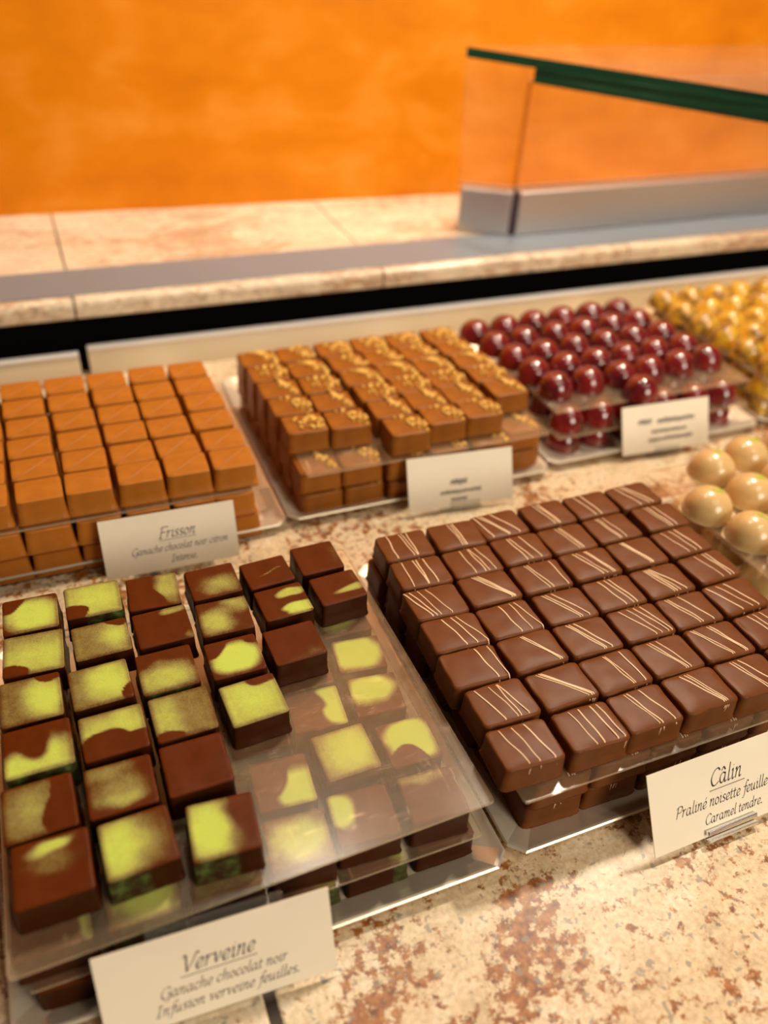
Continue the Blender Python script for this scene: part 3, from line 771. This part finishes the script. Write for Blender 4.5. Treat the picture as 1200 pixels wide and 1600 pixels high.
for c in range(6):
    for r in range(6):
        k += 1
        x = -3.8 + 27.0 * c + (5 - r) * (-.5) + RND.uniform(-.7, .7)
        y = 205.0 - 23.6 * r + RND.uniform(-.9, .9) + (1.2 if r == 5 else 0)
        dotted = (c, r) in ((1, 5), (2, 5))
        milk(x, y, RND.uniform(-1.8, 1.8), Z3, k, 'milk chocolate with %s diagonal, %s from back, top layer, %s' % ('dotted' if dotted else 'raised', ORD[r], COLW[c]),
             'plain milk chocolates, top layer', 1 if dotted else 0)
for nm, z, dx, dy in (('middle', Z2, 1.2, -3.2), ('bottom', Z1, 3.0, -3.2)):
    for c in range(6):
        for r in range(6):
            if r < 5 and not (c == 5): continue
            k += 1
            milk(-3.8 + 27.0 * c + dx - (c == 5) * 4 + RND.uniform(-.6, .6), 205.0 - 23.8 * r + (dy if r == 5 else 0), RND.uniform(-1.5, 1.5), z, k,
                 'plain milk chocolate square, %s from back, %s layer, %s' % (ORD[r], nm, COLW[c]), 'plain milk chocolates, %s layer' % nm, None)

# ------------------------------------------------------------------ nut topped praline chocolates (back middle tray)
PW, PD = 0.0270, 0.0226
pral_me = [block_mesh('nut_topped_chocolate', M_PRAL, PW, PD, CH, n=8, bev=0.0009, rc=0.0012, flare=0.0003, rough=0.00018, seed=120 + q, foot=0.0002) for q in range(3)]
def crumbs(seed, dens=34):
    rr = random.Random(seed); bm = bmesh.new()
    for _ in range(dens):
        t = rr.random()
        x = PW * (.02 + .34 * t + rr.gauss(0, .08 + .05 * (seed % 3))); y = PD * (.44 - .88 * t ** (1 + .3 * (seed % 2)) + rr.gauss(0, .12))
        if abs(x) > PW / 2 - .0012 or abs(y) > PD / 2 - .0012: continue
        s = rr.uniform(0.0007, 0.0020) * (1.35 if rr.random() < .2 else 1)
        q = bmesh.ops.create_icosphere(bm, subdivisions=1, radius=s)
        sc = Vector((rr.uniform(.7, 1.3), rr.uniform(.7, 1.3), rr.uniform(.5, .9)))
        rot = Matrix.Rotation(rr.uniform(0, 6), 3, 'Z') @ Matrix.Rotation(rr.uniform(-.5, .5), 3, 'X')
        for v in q['verts']:
            v.co = rot @ Vector((v.co.x * sc.x * rr.uniform(.7, 1.2), v.co.y * sc.y * rr.uniform(.7, 1.2), v.co.z * sc.z)) + Vector((x, y, CH + s * .35))
    return mesh_of(bm, 'nut_crumbs', M_NUT)
CRU = [crumbs(300 + q, 34 + 5 * (q % 3)) for q in range(6)]
def praline(x, y, rz, z, k, label, group, nuts=True):
    o = link('nut_topped_chocolate', pral_me[k % 3], None, (x / 1000, y / 1000, z), R(rz))
    tag(o, label, 'chocolate', group)
    if nuts: link('nut_crumbs', CRU[k % 6], o)
    return o
GX = [184.5, 212.6, 246.6, 274.8, 302.2, 333.4]; GBX = [178.5, 206.5, 236.0, 264.0, 292.0, 321.5]
GF = [101.2, 98.5, 80.6, 86.8, 87.4, 108.5]
k = 0
for c in range(6):
    n = int(round((218.5 - GF[c]) / 21.9)) if c != 5 else 5
    pit = (219.0 - GF[c]) / n
    for r in range(n):
        k += 1
        t = (r + .5) / n
        praline(GBX[c] + (GX[c] - GBX[c]) * t + RND.uniform(-.5, .5), 219.0 - pit * (r + .5), RND.uniform(-1.5, 1.5) - 1.0, Z3, k,
                'milk chocolate strewn with nuts, %s from back, top layer, %s' % (ORD[r], COLW[c]), 'nut topped chocolates, top layer')
for nm, z, dx, dy in (('middle', Z2, 0, 0), ('bottom', Z1, 1.0, -1.0)):
    for c in range(6):
        for r in range(6):
            if r < 5 and c > 0 and not (c == 5 and r >= 4) : continue
            k += 1
            praline((185.0, 213.0, 243.0, 273.0, 303.0, 332.5)[c] + dx - (5 - r) * 1.1, 209.0 - 23.6 * r + dy + (1.0 if r == 5 else 0) - (2.5 if (r == 5 and c > 1) else 0) + (8.0 if (r == 5 and c == 5) else 0) + (8.0 if (r == 4 and c == 5) else 0), RND.uniform(-1.5, 1.5), z, k,
                    'milk chocolate with nuts, %s from back, %s layer, %s' % (ORD[r], nm, COLW[c]), 'nut topped chocolates, %s layer' % nm)

# ------------------------------------------------------------------ domed chocolates
def dome_mesh(name, mat, r, h, foot=0.0006, tip=0.0):
    prof = [(0, 0), (r + foot * .6, 0), (r + foot, 0.0004), (r + foot * .6, 0.0010), (r, 0.0016)]
    for q in range(1, 11):
        t = q / 10 * math.pi / 2
        prof.append((r * math.cos(t) ** .92 if q < 10 else 0, 0.0016 + (h - 0.0016) * math.sin(t)))
    bm = bmesh.new()
    def shp(a, rr, z):
        return 1.0 + tip * math.exp(-((math.atan2(math.sin(a - R(-50)), math.cos(a - R(-50))) / .30) ** 2)) * max(0.0, 1 - z / (h * .35))
    add_lathe(bm, prof, 32, shape=shp if tip else None)
    return mesh_of(bm, name, mat, True)
crim_me = dome_mesh('crimson_chocolate_dome', M_CRIM, 0.0131, 0.0152)
yel_me = dome_mesh('yellow_chocolate_dome', M_YEL, 0.0131, 0.0152)
SH = 0.0155                      # a dome and its foot
D2, D3 = Z1 + SH + 0.0015, Z1 + 2 * (SH + 0.0015)
def dome(name, me, x, y, z, label, group):
    o = link(name, me, None, (x / 1000, y / 1000, z), RND.uniform(0, 6.28))
    return tag(o, label, 'chocolate', group)
for c in range(6):
    for r in range(6):
        if r == 5 and c != 2: continue
        dome('crimson_chocolate_dome', crim_me, 361.5 + 28.2 * c + 3.9 * r + RND.uniform(-1, 1), 221 - 24.4 * r + 1.2 * c + RND.uniform(-1, 1), D3,
             'glossy crimson dome, %s from back in top layer, %s' % (ORD[r], COLW[c]), 'crimson domes, top layer')
sheet(0.3630, 0.5370, 0.0975, 0.2400, D3 - 0.0016, 'acrylic sheet under the top layer of crimson domes, corner bare at right')
sheet(0.3640, 0.5360, 0.0900, 0.2380, D2 - 0.0016, 'acrylic sheet over the bottom layer of crimson domes')
for nm, z in (('middle', D2), ('bottom', Z1)):
    for c in range(6):
        for r in range(5, 6) if nm == 'bottom' else range(3, 6):
            dome('crimson_chocolate_dome', crim_me, 379.0 + 28.2 * c - (5 - r) * 3 + RND.uniform(-1, 1), 106 + 24.4 * (5 - r) + RND.uniform(-1, 1), z,
                 'dark crimson dome, %s from back in %s layer, %s' % (ORD[r], nm, COLW[c]), 'crimson domes, %s layer' % nm)
for c in range(5):
    for r in range(6):
        x, y = 556.0 + 28.6 * c + 1.5 * r, 233 - 25.5 * r
        if c * 1.0 > (4.3 - r * .75) + .8: continue
        dome('yellow_chocolate_dome', yel_me, x + RND.uniform(-1.5, 1.5), y + RND.uniform(-1.5, 1.5), D3,
             'yellow and brown dome, %s from back, top layer, %s' % (ORD[r], COLW[c]), 'yellow domes, top layer')
sheet(0.5480, 0.7300, 0.0900, 0.2520, D3 - 0.0016, 'acrylic sheet under the top layer of yellow domes')
sheet(0.5490, 0.7290, 0.0900, 0.2520, D2 - 0.0016, 'acrylic sheet over the bottom layer of yellow domes')
for nm, z in (('middle', D2), ('bottom', Z1)):
    for r in range(6):
        for c in range(1 if nm == 'bottom' else 2):
            dome('yellow_chocolate_dome', yel_me, 563.0 + 28.6 * c + RND.uniform(-1, 1), 233 - 25.5 * r + RND.uniform(-1, 1), z,
                 'yellow and brown dome, %s from back, %s layer, %s' % (ORD[r], nm, COLW[c]), 'yellow domes, %s layer' % nm)

# ivory domes with a dab of lime zest
ivo_me = dome_mesh('ivory_chocolate_dome', M_IVO, 0.0146, 0.0163, 0.0004)
def rim_mesh():
    bm = bmesh.new()
    prof = [(0.0138, 0.0), (0.0151, 0.0), (0.0152, 0.0003), (0.0151, 0.0006), (0.0138, 0.0007)]
    def shp(a, rr, z):
        if rr < 0.015: return 1.0
        t1 = math.atan2(math.sin(a), math.cos(a)); t2 = math.atan2(math.sin(a - math.pi), math.cos(a - math.pi))
        return 1.0 + 0.17 * math.exp(-(t1 / .22) ** 2) + 0.09 * math.exp(-(t2 / .2) ** 2)
    add_lathe(bm, prof + prof[:1], 64, shape=shp)
    return mesh_of(bm, 'rim', M_IVRIM, True)
RIM = rim_mesh()
def zest_mesh(seed):
    rr = random.Random(seed); bm = bmesh.new()
    for _ in range(9):
        a0 = rr.uniform(0, 6.28); L = rr.uniform(.002, .0042)
        x0, y0 = rr.uniform(-.0030, .0034), rr.uniform(-.0022, .0022)
        pts = []
        for q in range(5):
            t = q / 4 - .5
            x, y = x0 + math.cos(a0) * L * t + rr.uniform(-.0003, .0003), y0 + math.sin(a0) * L * .6 * t + rr.uniform(-.0003, .0003)
            d = min(1.0, math.hypot(x, y) / .0146)
            pts.append((x, y, 0.0016 + (0.0163 - .0016) * math.sqrt(1 - d * d) + .00005))
        add_tube(bm, pts, rr.uniform(.0003, .0006), 5, .5)
    for _ in range(46):
        x, y = rr.gauss(0, .0031), rr.gauss(0, .0024)
        d = min(1.0, math.hypot(x, y) / .0146)
        q = bmesh.ops.create_icosphere(bm, subdivisions=1, radius=rr.uniform(.00015, .0004))
        for v in q['verts']: v.co = Vector((v.co.x * 1.5, v.co.y, v.co.z * .5)) + Vector((x, y, 0.0016 + (0.0163 - .0016) * math.sqrt(1 - d * d)))
    return mesh_of(bm, 'zest', M_ZEST)
ZEST = [zest_mesh(500 + q) for q in range(3)]
def ivory(x, y, z, label, group, k, zest=True):
    o = link('ivory_chocolate_dome', ivo_me, None, (x / 1000, y / 1000, z), RND.uniform(-.5, .3))
    tag(o, label, 'chocolate', group)
    link('rim', RIM, o)
    if zest: link('zest', ZEST[k % 3], o, (0.0008, 0.0005, 0))
    return o
IV = [(390.0, -30.5), (398.0, -59.5), (420.0, 2.0), (425.0, -27.5), (431.0, -57.5), (404.5, -89.0), (452.5, 8.0), (457.0, -22.0), (487.0, 9.5)]
IVL = ['nearest the corner of the drizzled chocolates', 'second along the left edge of its sheet', 'at the back left of its sheet', 'second from left in the second row from back',
       'second column, third from back', 'third along the left edge of its sheet', 'second from left in the back row', 'at the right frame edge, second row from back', 'third from left in the back row']
for k, ((x, y), t) in enumerate(zip(IV, IVL)):
    ivory(x, y, Z3, 'ivory dome with lime zest, top layer, %s' % t, 'ivory domes, top layer', k)
sheet(0.3825, 0.5580, -0.1640, 0.0190, Z3 - 0.0016, 'acrylic sheet under the top layer of ivory domes', R(1.5))
for k, (x, y) in enumerate([(398, -14), (399, -46), (400, -78), (432, -2), (434, -34)]):
    ivory(x, y, 0.0155, 'ivory dome under the clear sheet, %s from back on its left' % ORD[k] if k < 3 else 'ivory dome under the clear sheet, second column, %s from back' % ORD[k - 3], 'ivory domes, lower layer', k, False)
sheet(0.3860, 0.5560, -0.1620, 0.0180, 0.0140, 'lower acrylic sheet carrying the covered ivory domes')
for k, (x, y) in enumerate([(396, -12), (397, -44), (398, -76), (398, -108), (430, -1)]):
    o = link('ivory_chocolate_dome', ivo_me, None, (x / 1000, y / 1000, Z1 - 0.0002), 0)
    o.scale = (1, 1, .72)
    tag(o, 'ivory dome at the bottom of its tray, %s from back on its left' % ORD[k] if k < 4 else 'ivory dome at the bottom of its tray, back of second column', 'chocolate', 'ivory domes, bottom layer')

# ------------------------------------------------------------------ name cards with calligraphic lettering
GLY = {
 'a': (.42, [[(.30,.38),(.18,.42),(.06,.30),(.05,.10),(.13,.0),(.22,.06),(.30,.25)], [(.32,.42),(.29,.08),(.33,0),(.40,.07)]]),
 'c': (.32, [[(.28,.34),(.20,.42),(.08,.32),(.04,.14),(.12,0),(.22,.02),(.30,.10)]]),
 'd': (.42, [[(.30,.38),(.18,.42),(.06,.30),(.05,.10),(.13,.0),(.22,.06),(.30,.25)], [(.36,.76),(.29,.08),(.33,0),(.40,.07)]]),
 'e': (.32, [[(.06,.17),(.22,.22),(.27,.33),(.19,.42),(.08,.32),(.04,.14),(.12,0),(.28,.09)]]),
 'f': (.26, [[(.38,.68),(.30,.75),(.21,.6),(.14,.1),(.06,-.2),(-.04,-.24)], [(.04,.40),(.30,.40)]]),
 'h': (.40, [[(.12,.76),(.06,0)], [(.08,.22),(.2,.40),(.29,.38),(.28,.2),(.26,.05),(.30,0),(.37,.06)]]),
 'i': (.21, [[(.04,.36),(.11,.42),(.08,.08),(.12,0),(.2,.07)], [(.12,.57),(.15,.59)]]),
 'l': (.20, [[(.14,.76),(.07,.1),(.11,0),(.19,.07)]]),
 'm': (.56, [[(.03,.36),(.1,.42),(.05,0)], [(.07,.2),(.18,.4),(.26,.38),(.23,0)], [(.25,.2),(.36,.4),(.44,.38),(.41,.06),(.45,0),(.53,.06)]]),
 'n': (.39, [[(.03,.36),(.1,.42),(.05,0)], [(.07,.2),(.2,.4),(.28,.38),(.25,.06),(.29,0),(.36,.06)]]),
 'o': (.34, [[(.17,.42),(.06,.32),(.04,.12),(.13,0),(.25,.08),(.28,.28),(.17,.42)]]),
 'r': (.29, [[(.03,.36),(.1,.42),(.05,0)], [(.07,.2),(.18,.4),(.27,.40)]]),
 's': (.28, [[(.25,.37),(.15,.42),(.07,.34),(.13,.22),(.21,.14),(.17,.02),(.03,.03)]]),
 't': (.24, [[(.13,.58),(.07,.1),(.11,0),(.2,.07)], [(.01,.40),(.23,.40)]]),
 'u': (.41, [[(.03,.36),(.09,.42),(.06,.1),(.12,0),(.22,.1),(.28,.3)], [(.30,.42),(.27,.08),(.31,0),(.38,.06)]]),
 'v': (.34, [[(.02,.37),(.09,.42),(.13,.02)], [(.13,.02),(.26,.24),(.29,.42)]]),
 'V': (.50, [[(.02,.60),(.12,.68),(.20,.0)], [(.20,0),(.42,.45),(.50,.70),(.60,.66)]]),
 'G': (.56, [[(.5,.58),(.38,.70),(.16,.6),(.05,.3),(.14,.03),(.32,.0),(.46,.1)], [(.32,.3),(.5,.3),(.44,-.15),(.28,-.2)]]),
 'I': (.34, [[(.20,.68),(.12,0)], [(.08,.68),(.34,.68)], [(.0,0),(.26,0)]]),
 'F': (.46, [[(.2,.66),(.1,0)], [(.06,.6),(.2,.68),(.54,.68)], [(.15,.36),(.42,.36)], [(0,0),(.22,0)]]),
 'P': (.46, [[(.18,.66),(.08,0)], [(.04,.55),(.2,.68),(.42,.66),(.46,.5),(.34,.34),(.16,.32)]]),
 'C': (.48, [[(.48,.58),(.38,.70),(.18,.6),(.06,.3),(.14,.03),(.3,.0),(.46,.12)]]),
 '.': (.18, [[(.03,.03),(.06,.055),(.09,.03),(.06,.005),(.03,.03)]]), ' ': (.20, []),
}
GLY['é'] = (GLY['e'][0], GLY['e'][1] + [[(.18,.52),(.28,.64)]])
GLY['â'] = (GLY['a'][0], GLY['a'][1] + [[(.10,.52),(.2,.66),(.30,.52)]])
def spline(p, n=7):
    if len(p) == 2: return [p[0], ((p[0][0] + p[1][0]) / 2, (p[0][1] + p[1][1]) / 2), p[1]]
    out = []
    for i in range(len(p) - 1):
        a, b, c, d = p[max(i - 1, 0)], p[i], p[i + 1], p[min(i + 2, len(p) - 1)]
        for k in range(n):
            t = k / n
            out.append(tuple(.5 * (2 * b[j] + (c[j] - a[j]) * t + (2 * a[j] - 5 * b[j] + 4 * c[j] - d[j]) * t * t + (3 * b[j] - a[j] - 3 * c[j] + d[j]) * t ** 3) for j in (0, 1)))
    return out + [p[-1]]
def write(bm, text, x0, x1, y, z, bold=1.0, squeeze=None):
    adv = sum(GLY[ch][0] for ch in text) + .02
    s = (x1 - x0) / adv
    sy = squeeze or s
    cx = 0.0
    nib = Vector((math.cos(R(38)), math.sin(R(38)))) * .036 * bold
    for ch in text:
        w, strokes = GLY[ch]
        for st in strokes:
            pts = spline([(a + cx + .20 * b, b) for a, b in st])
            prev = None
            for k, q in enumerate(pts):
                p1, p0 = pts[min(k + 1, len(pts) - 1)], pts[max(k - 1, 0)]
                t = Vector((p1[0] - p0[0], p1[1] - p0[1]))
                if t.length < 1e-6: t = Vector((1, 0))
                t.normalize(); nr = Vector((-t.y, t.x))
                wd = max(abs(nib.dot(nr)), .014 * bold)
                a = bm.verts.new((x0 + (q[0] + nr.x * wd) * s, y + (q[1] + nr.y * wd) * sy, z))
                b = bm.verts.new((x0 + (q[0] - nr.x * wd) * s, y + (q[1] - nr.y * wd) * sy, z))
                if prev: bm.faces.new((prev[0], a, b, prev[1]))
                prev = (a, b)
        cx += w
def scrawl(bm, x0, x1, y, h, z, seed, bold=1.0):
    rr = random.Random(seed); pts = []; x = x0
    while x < x1:
        pts.append((x, y + rr.uniform(0, .2) * h)); pts.append((x + h * .18, y + h * rr.uniform(.7, 1.0))); x += h * .42
    prev = None
    for q in spline(pts, 4):
        a = bm.verts.new((q[0] - h * .07 * bold, q[1] + h * .05, z)); b = bm.verts.new((q[0] + h * .07 * bold, q[1] - h * .05, z))
        if prev: bm.faces.new((prev[0], a, b, prev[1]))
        prev = (a, b)
def name_card(bl, br, tl, label, lines, under=None, scrawls=(), clip=None, holder=None, bold=1.0):
    """bl, br, tl: bottom left, bottom right and top left corners in the room."""
    bl, br, tl = Vector(bl), Vector(br), Vector(tl)
    X = (br - bl); W = X.length; X.normalize()
    Y = tl - bl; Y -= X * Y.dot(X); Hh = Y.length; Y.normalize()
    Zv = X.cross(Y)
    mt = Matrix((X, Y, Zv)).transposed().to_4x4(); mt.translation = bl
    bm = bmesh.new(); add_box(bm, 0, W, 0, Hh, -0.0004, 0.0)
    o = link('name_card', mesh_of(bm, 'name_card', M_CARD)); o.matrix_world = mt
    tag(o, label, 'card', 'name cards')
    bm = bmesh.new()
    for text, u0, u1, v, bd in lines: write(bm, text, u0 * W, u1 * W, Hh * (1 - v), 0.00008, bd)
    for u0, u1, v in (under or []):
        y = Hh * (1 - v); add_box(bm, u0 * W, u1 * W, y - .00022, y + .00004, 0.00003, 0.0001)
    for k, (u0, u1, v, h) in enumerate(scrawls): scrawl(bm, u0 * W, u1 * W, Hh * (1 - v), h * Hh, 0.00008, 900 + k, 1.0)
    link('lettering', mesh_of(bm, 'lettering', M_INK), o)
    # clear holder: a plate behind the card and a foot on the worktop
    hu0, hu1, rise = holder or (.2, .8, 0.0)
    inv = mt.inverted()
    bm = bmesh.new()
    drop = bl.z / max(Y.z, .2) - 0.0003
    add_box(bm, hu0 * W, hu1 * W, -drop, Hh + rise, -0.0022, -0.0006, 0.0002)
    q = bmesh.ops.create_cube(bm, size=1)
    for v in q['verts']:
        wp = bl + X * (W * (hu0 + (hu1 - hu0) * (v.co.x + .5)))
        back = Vector((0, 1, 0))
        wp = Vector((wp.x, wp.y, 0)) + back * (0.002 + (v.co.y + .5) * 0.004) - Vector((0, bl.z * Y.y / max(Y.z, .2), 0))
        wp.z = 0.0003 + (v.co.z + .5) * 0.0012
        v.co = inv @ wp
    link('holder', mesh_of(bm, 'holder', M_HOLD), o)
    if clip:
        bm = bmesh.new(); add_box(bm, clip[0] * W, clip[1] * W, Hh * (1 - clip[3]), Hh * (1 - clip[2]), 0.0004, 0.0022, 0.0005)
        add_box(bm, clip[0] * W, clip[1] * W, -0.0018, -0.0004, -0.0022, 0.0022, 0.0003)
        link('clip', mesh_of(bm, 'clip', M_CHROME if clip[4] else M_HOLD), o)['label'] = 'chrome clip' if clip[4] else 'clear clip'
    return o
name_card((.0195, -.1852, .003), (.1015, -.1885, .003), (.0208, -.1715, .0365), 'cream card reading Verveine, before the front left tray',
          [('Verveine', .335, .655, .455, 1.15), ('Ganache chocolat noir', .235, .785, .685, 1.1), ('Infusion verveine feuilles.', .205, .835, .875, 1.1)], [(.33, .66, .50)], holder=(.22, .80, .0032))
name_card((.2420, -.1935, .0035), (.3230, -.1925, .0035), (.2400, -.1745, .0355), 'cream card reading Câlin, before the drizzled chocolates',
          [('Câlin', .39, .61, .405, 1.1), ('Praliné noisette feuilletine', .150, .885, .640, 1.1), ('Caramel tendre.', .335, .735, .845, 1.1)], [(.385, .625, .455)], holder=(.33, .67, -.004), clip=(.33, .67, .90, .965, 1))
name_card((.0499, .0545, .004), (.1252, .0525, .004), (.0512, .0660, .0365), 'cream card reading Frisson, before the plain milk chocolates',
          [('Frisson', .41, .69, .45, 1.15), ('Ganache chocolat noir citron', .20, .925, .675, 1.2), ('Intense.', .48, .68, .885, 1.2)], [(.41, .69, .485)], holder=(.2, .8, -.003))
name_card((.2376, .0600, .004), (.3100, .0540, .004), (.2385, .0735, .0360), 'glossy cream card with blurred writing, before the nut topped chocolates', [], None,
          [(.40, .56, .60, .14), (.30, .68, .76, .09), (.40, .56, .90, .08)], clip=(.38, .67, .90, .985, 0), holder=(.3, .7, -.003))
name_card((.4110, .0735, .005), (.4850, .0700, .005), (.4130, .0880, .0365), 'cream card with blurred two word title, before the crimson domes', [], None,
          [(.18, .34, .42, .14), (.40, .82, .44, .14), (.33, .74, .63, .10), (.30, .80, .80, .10)], clip=(.36, .64, .91, .985, 0), holder=(.3, .7, -.003))

bpy.context.view_layer.update()
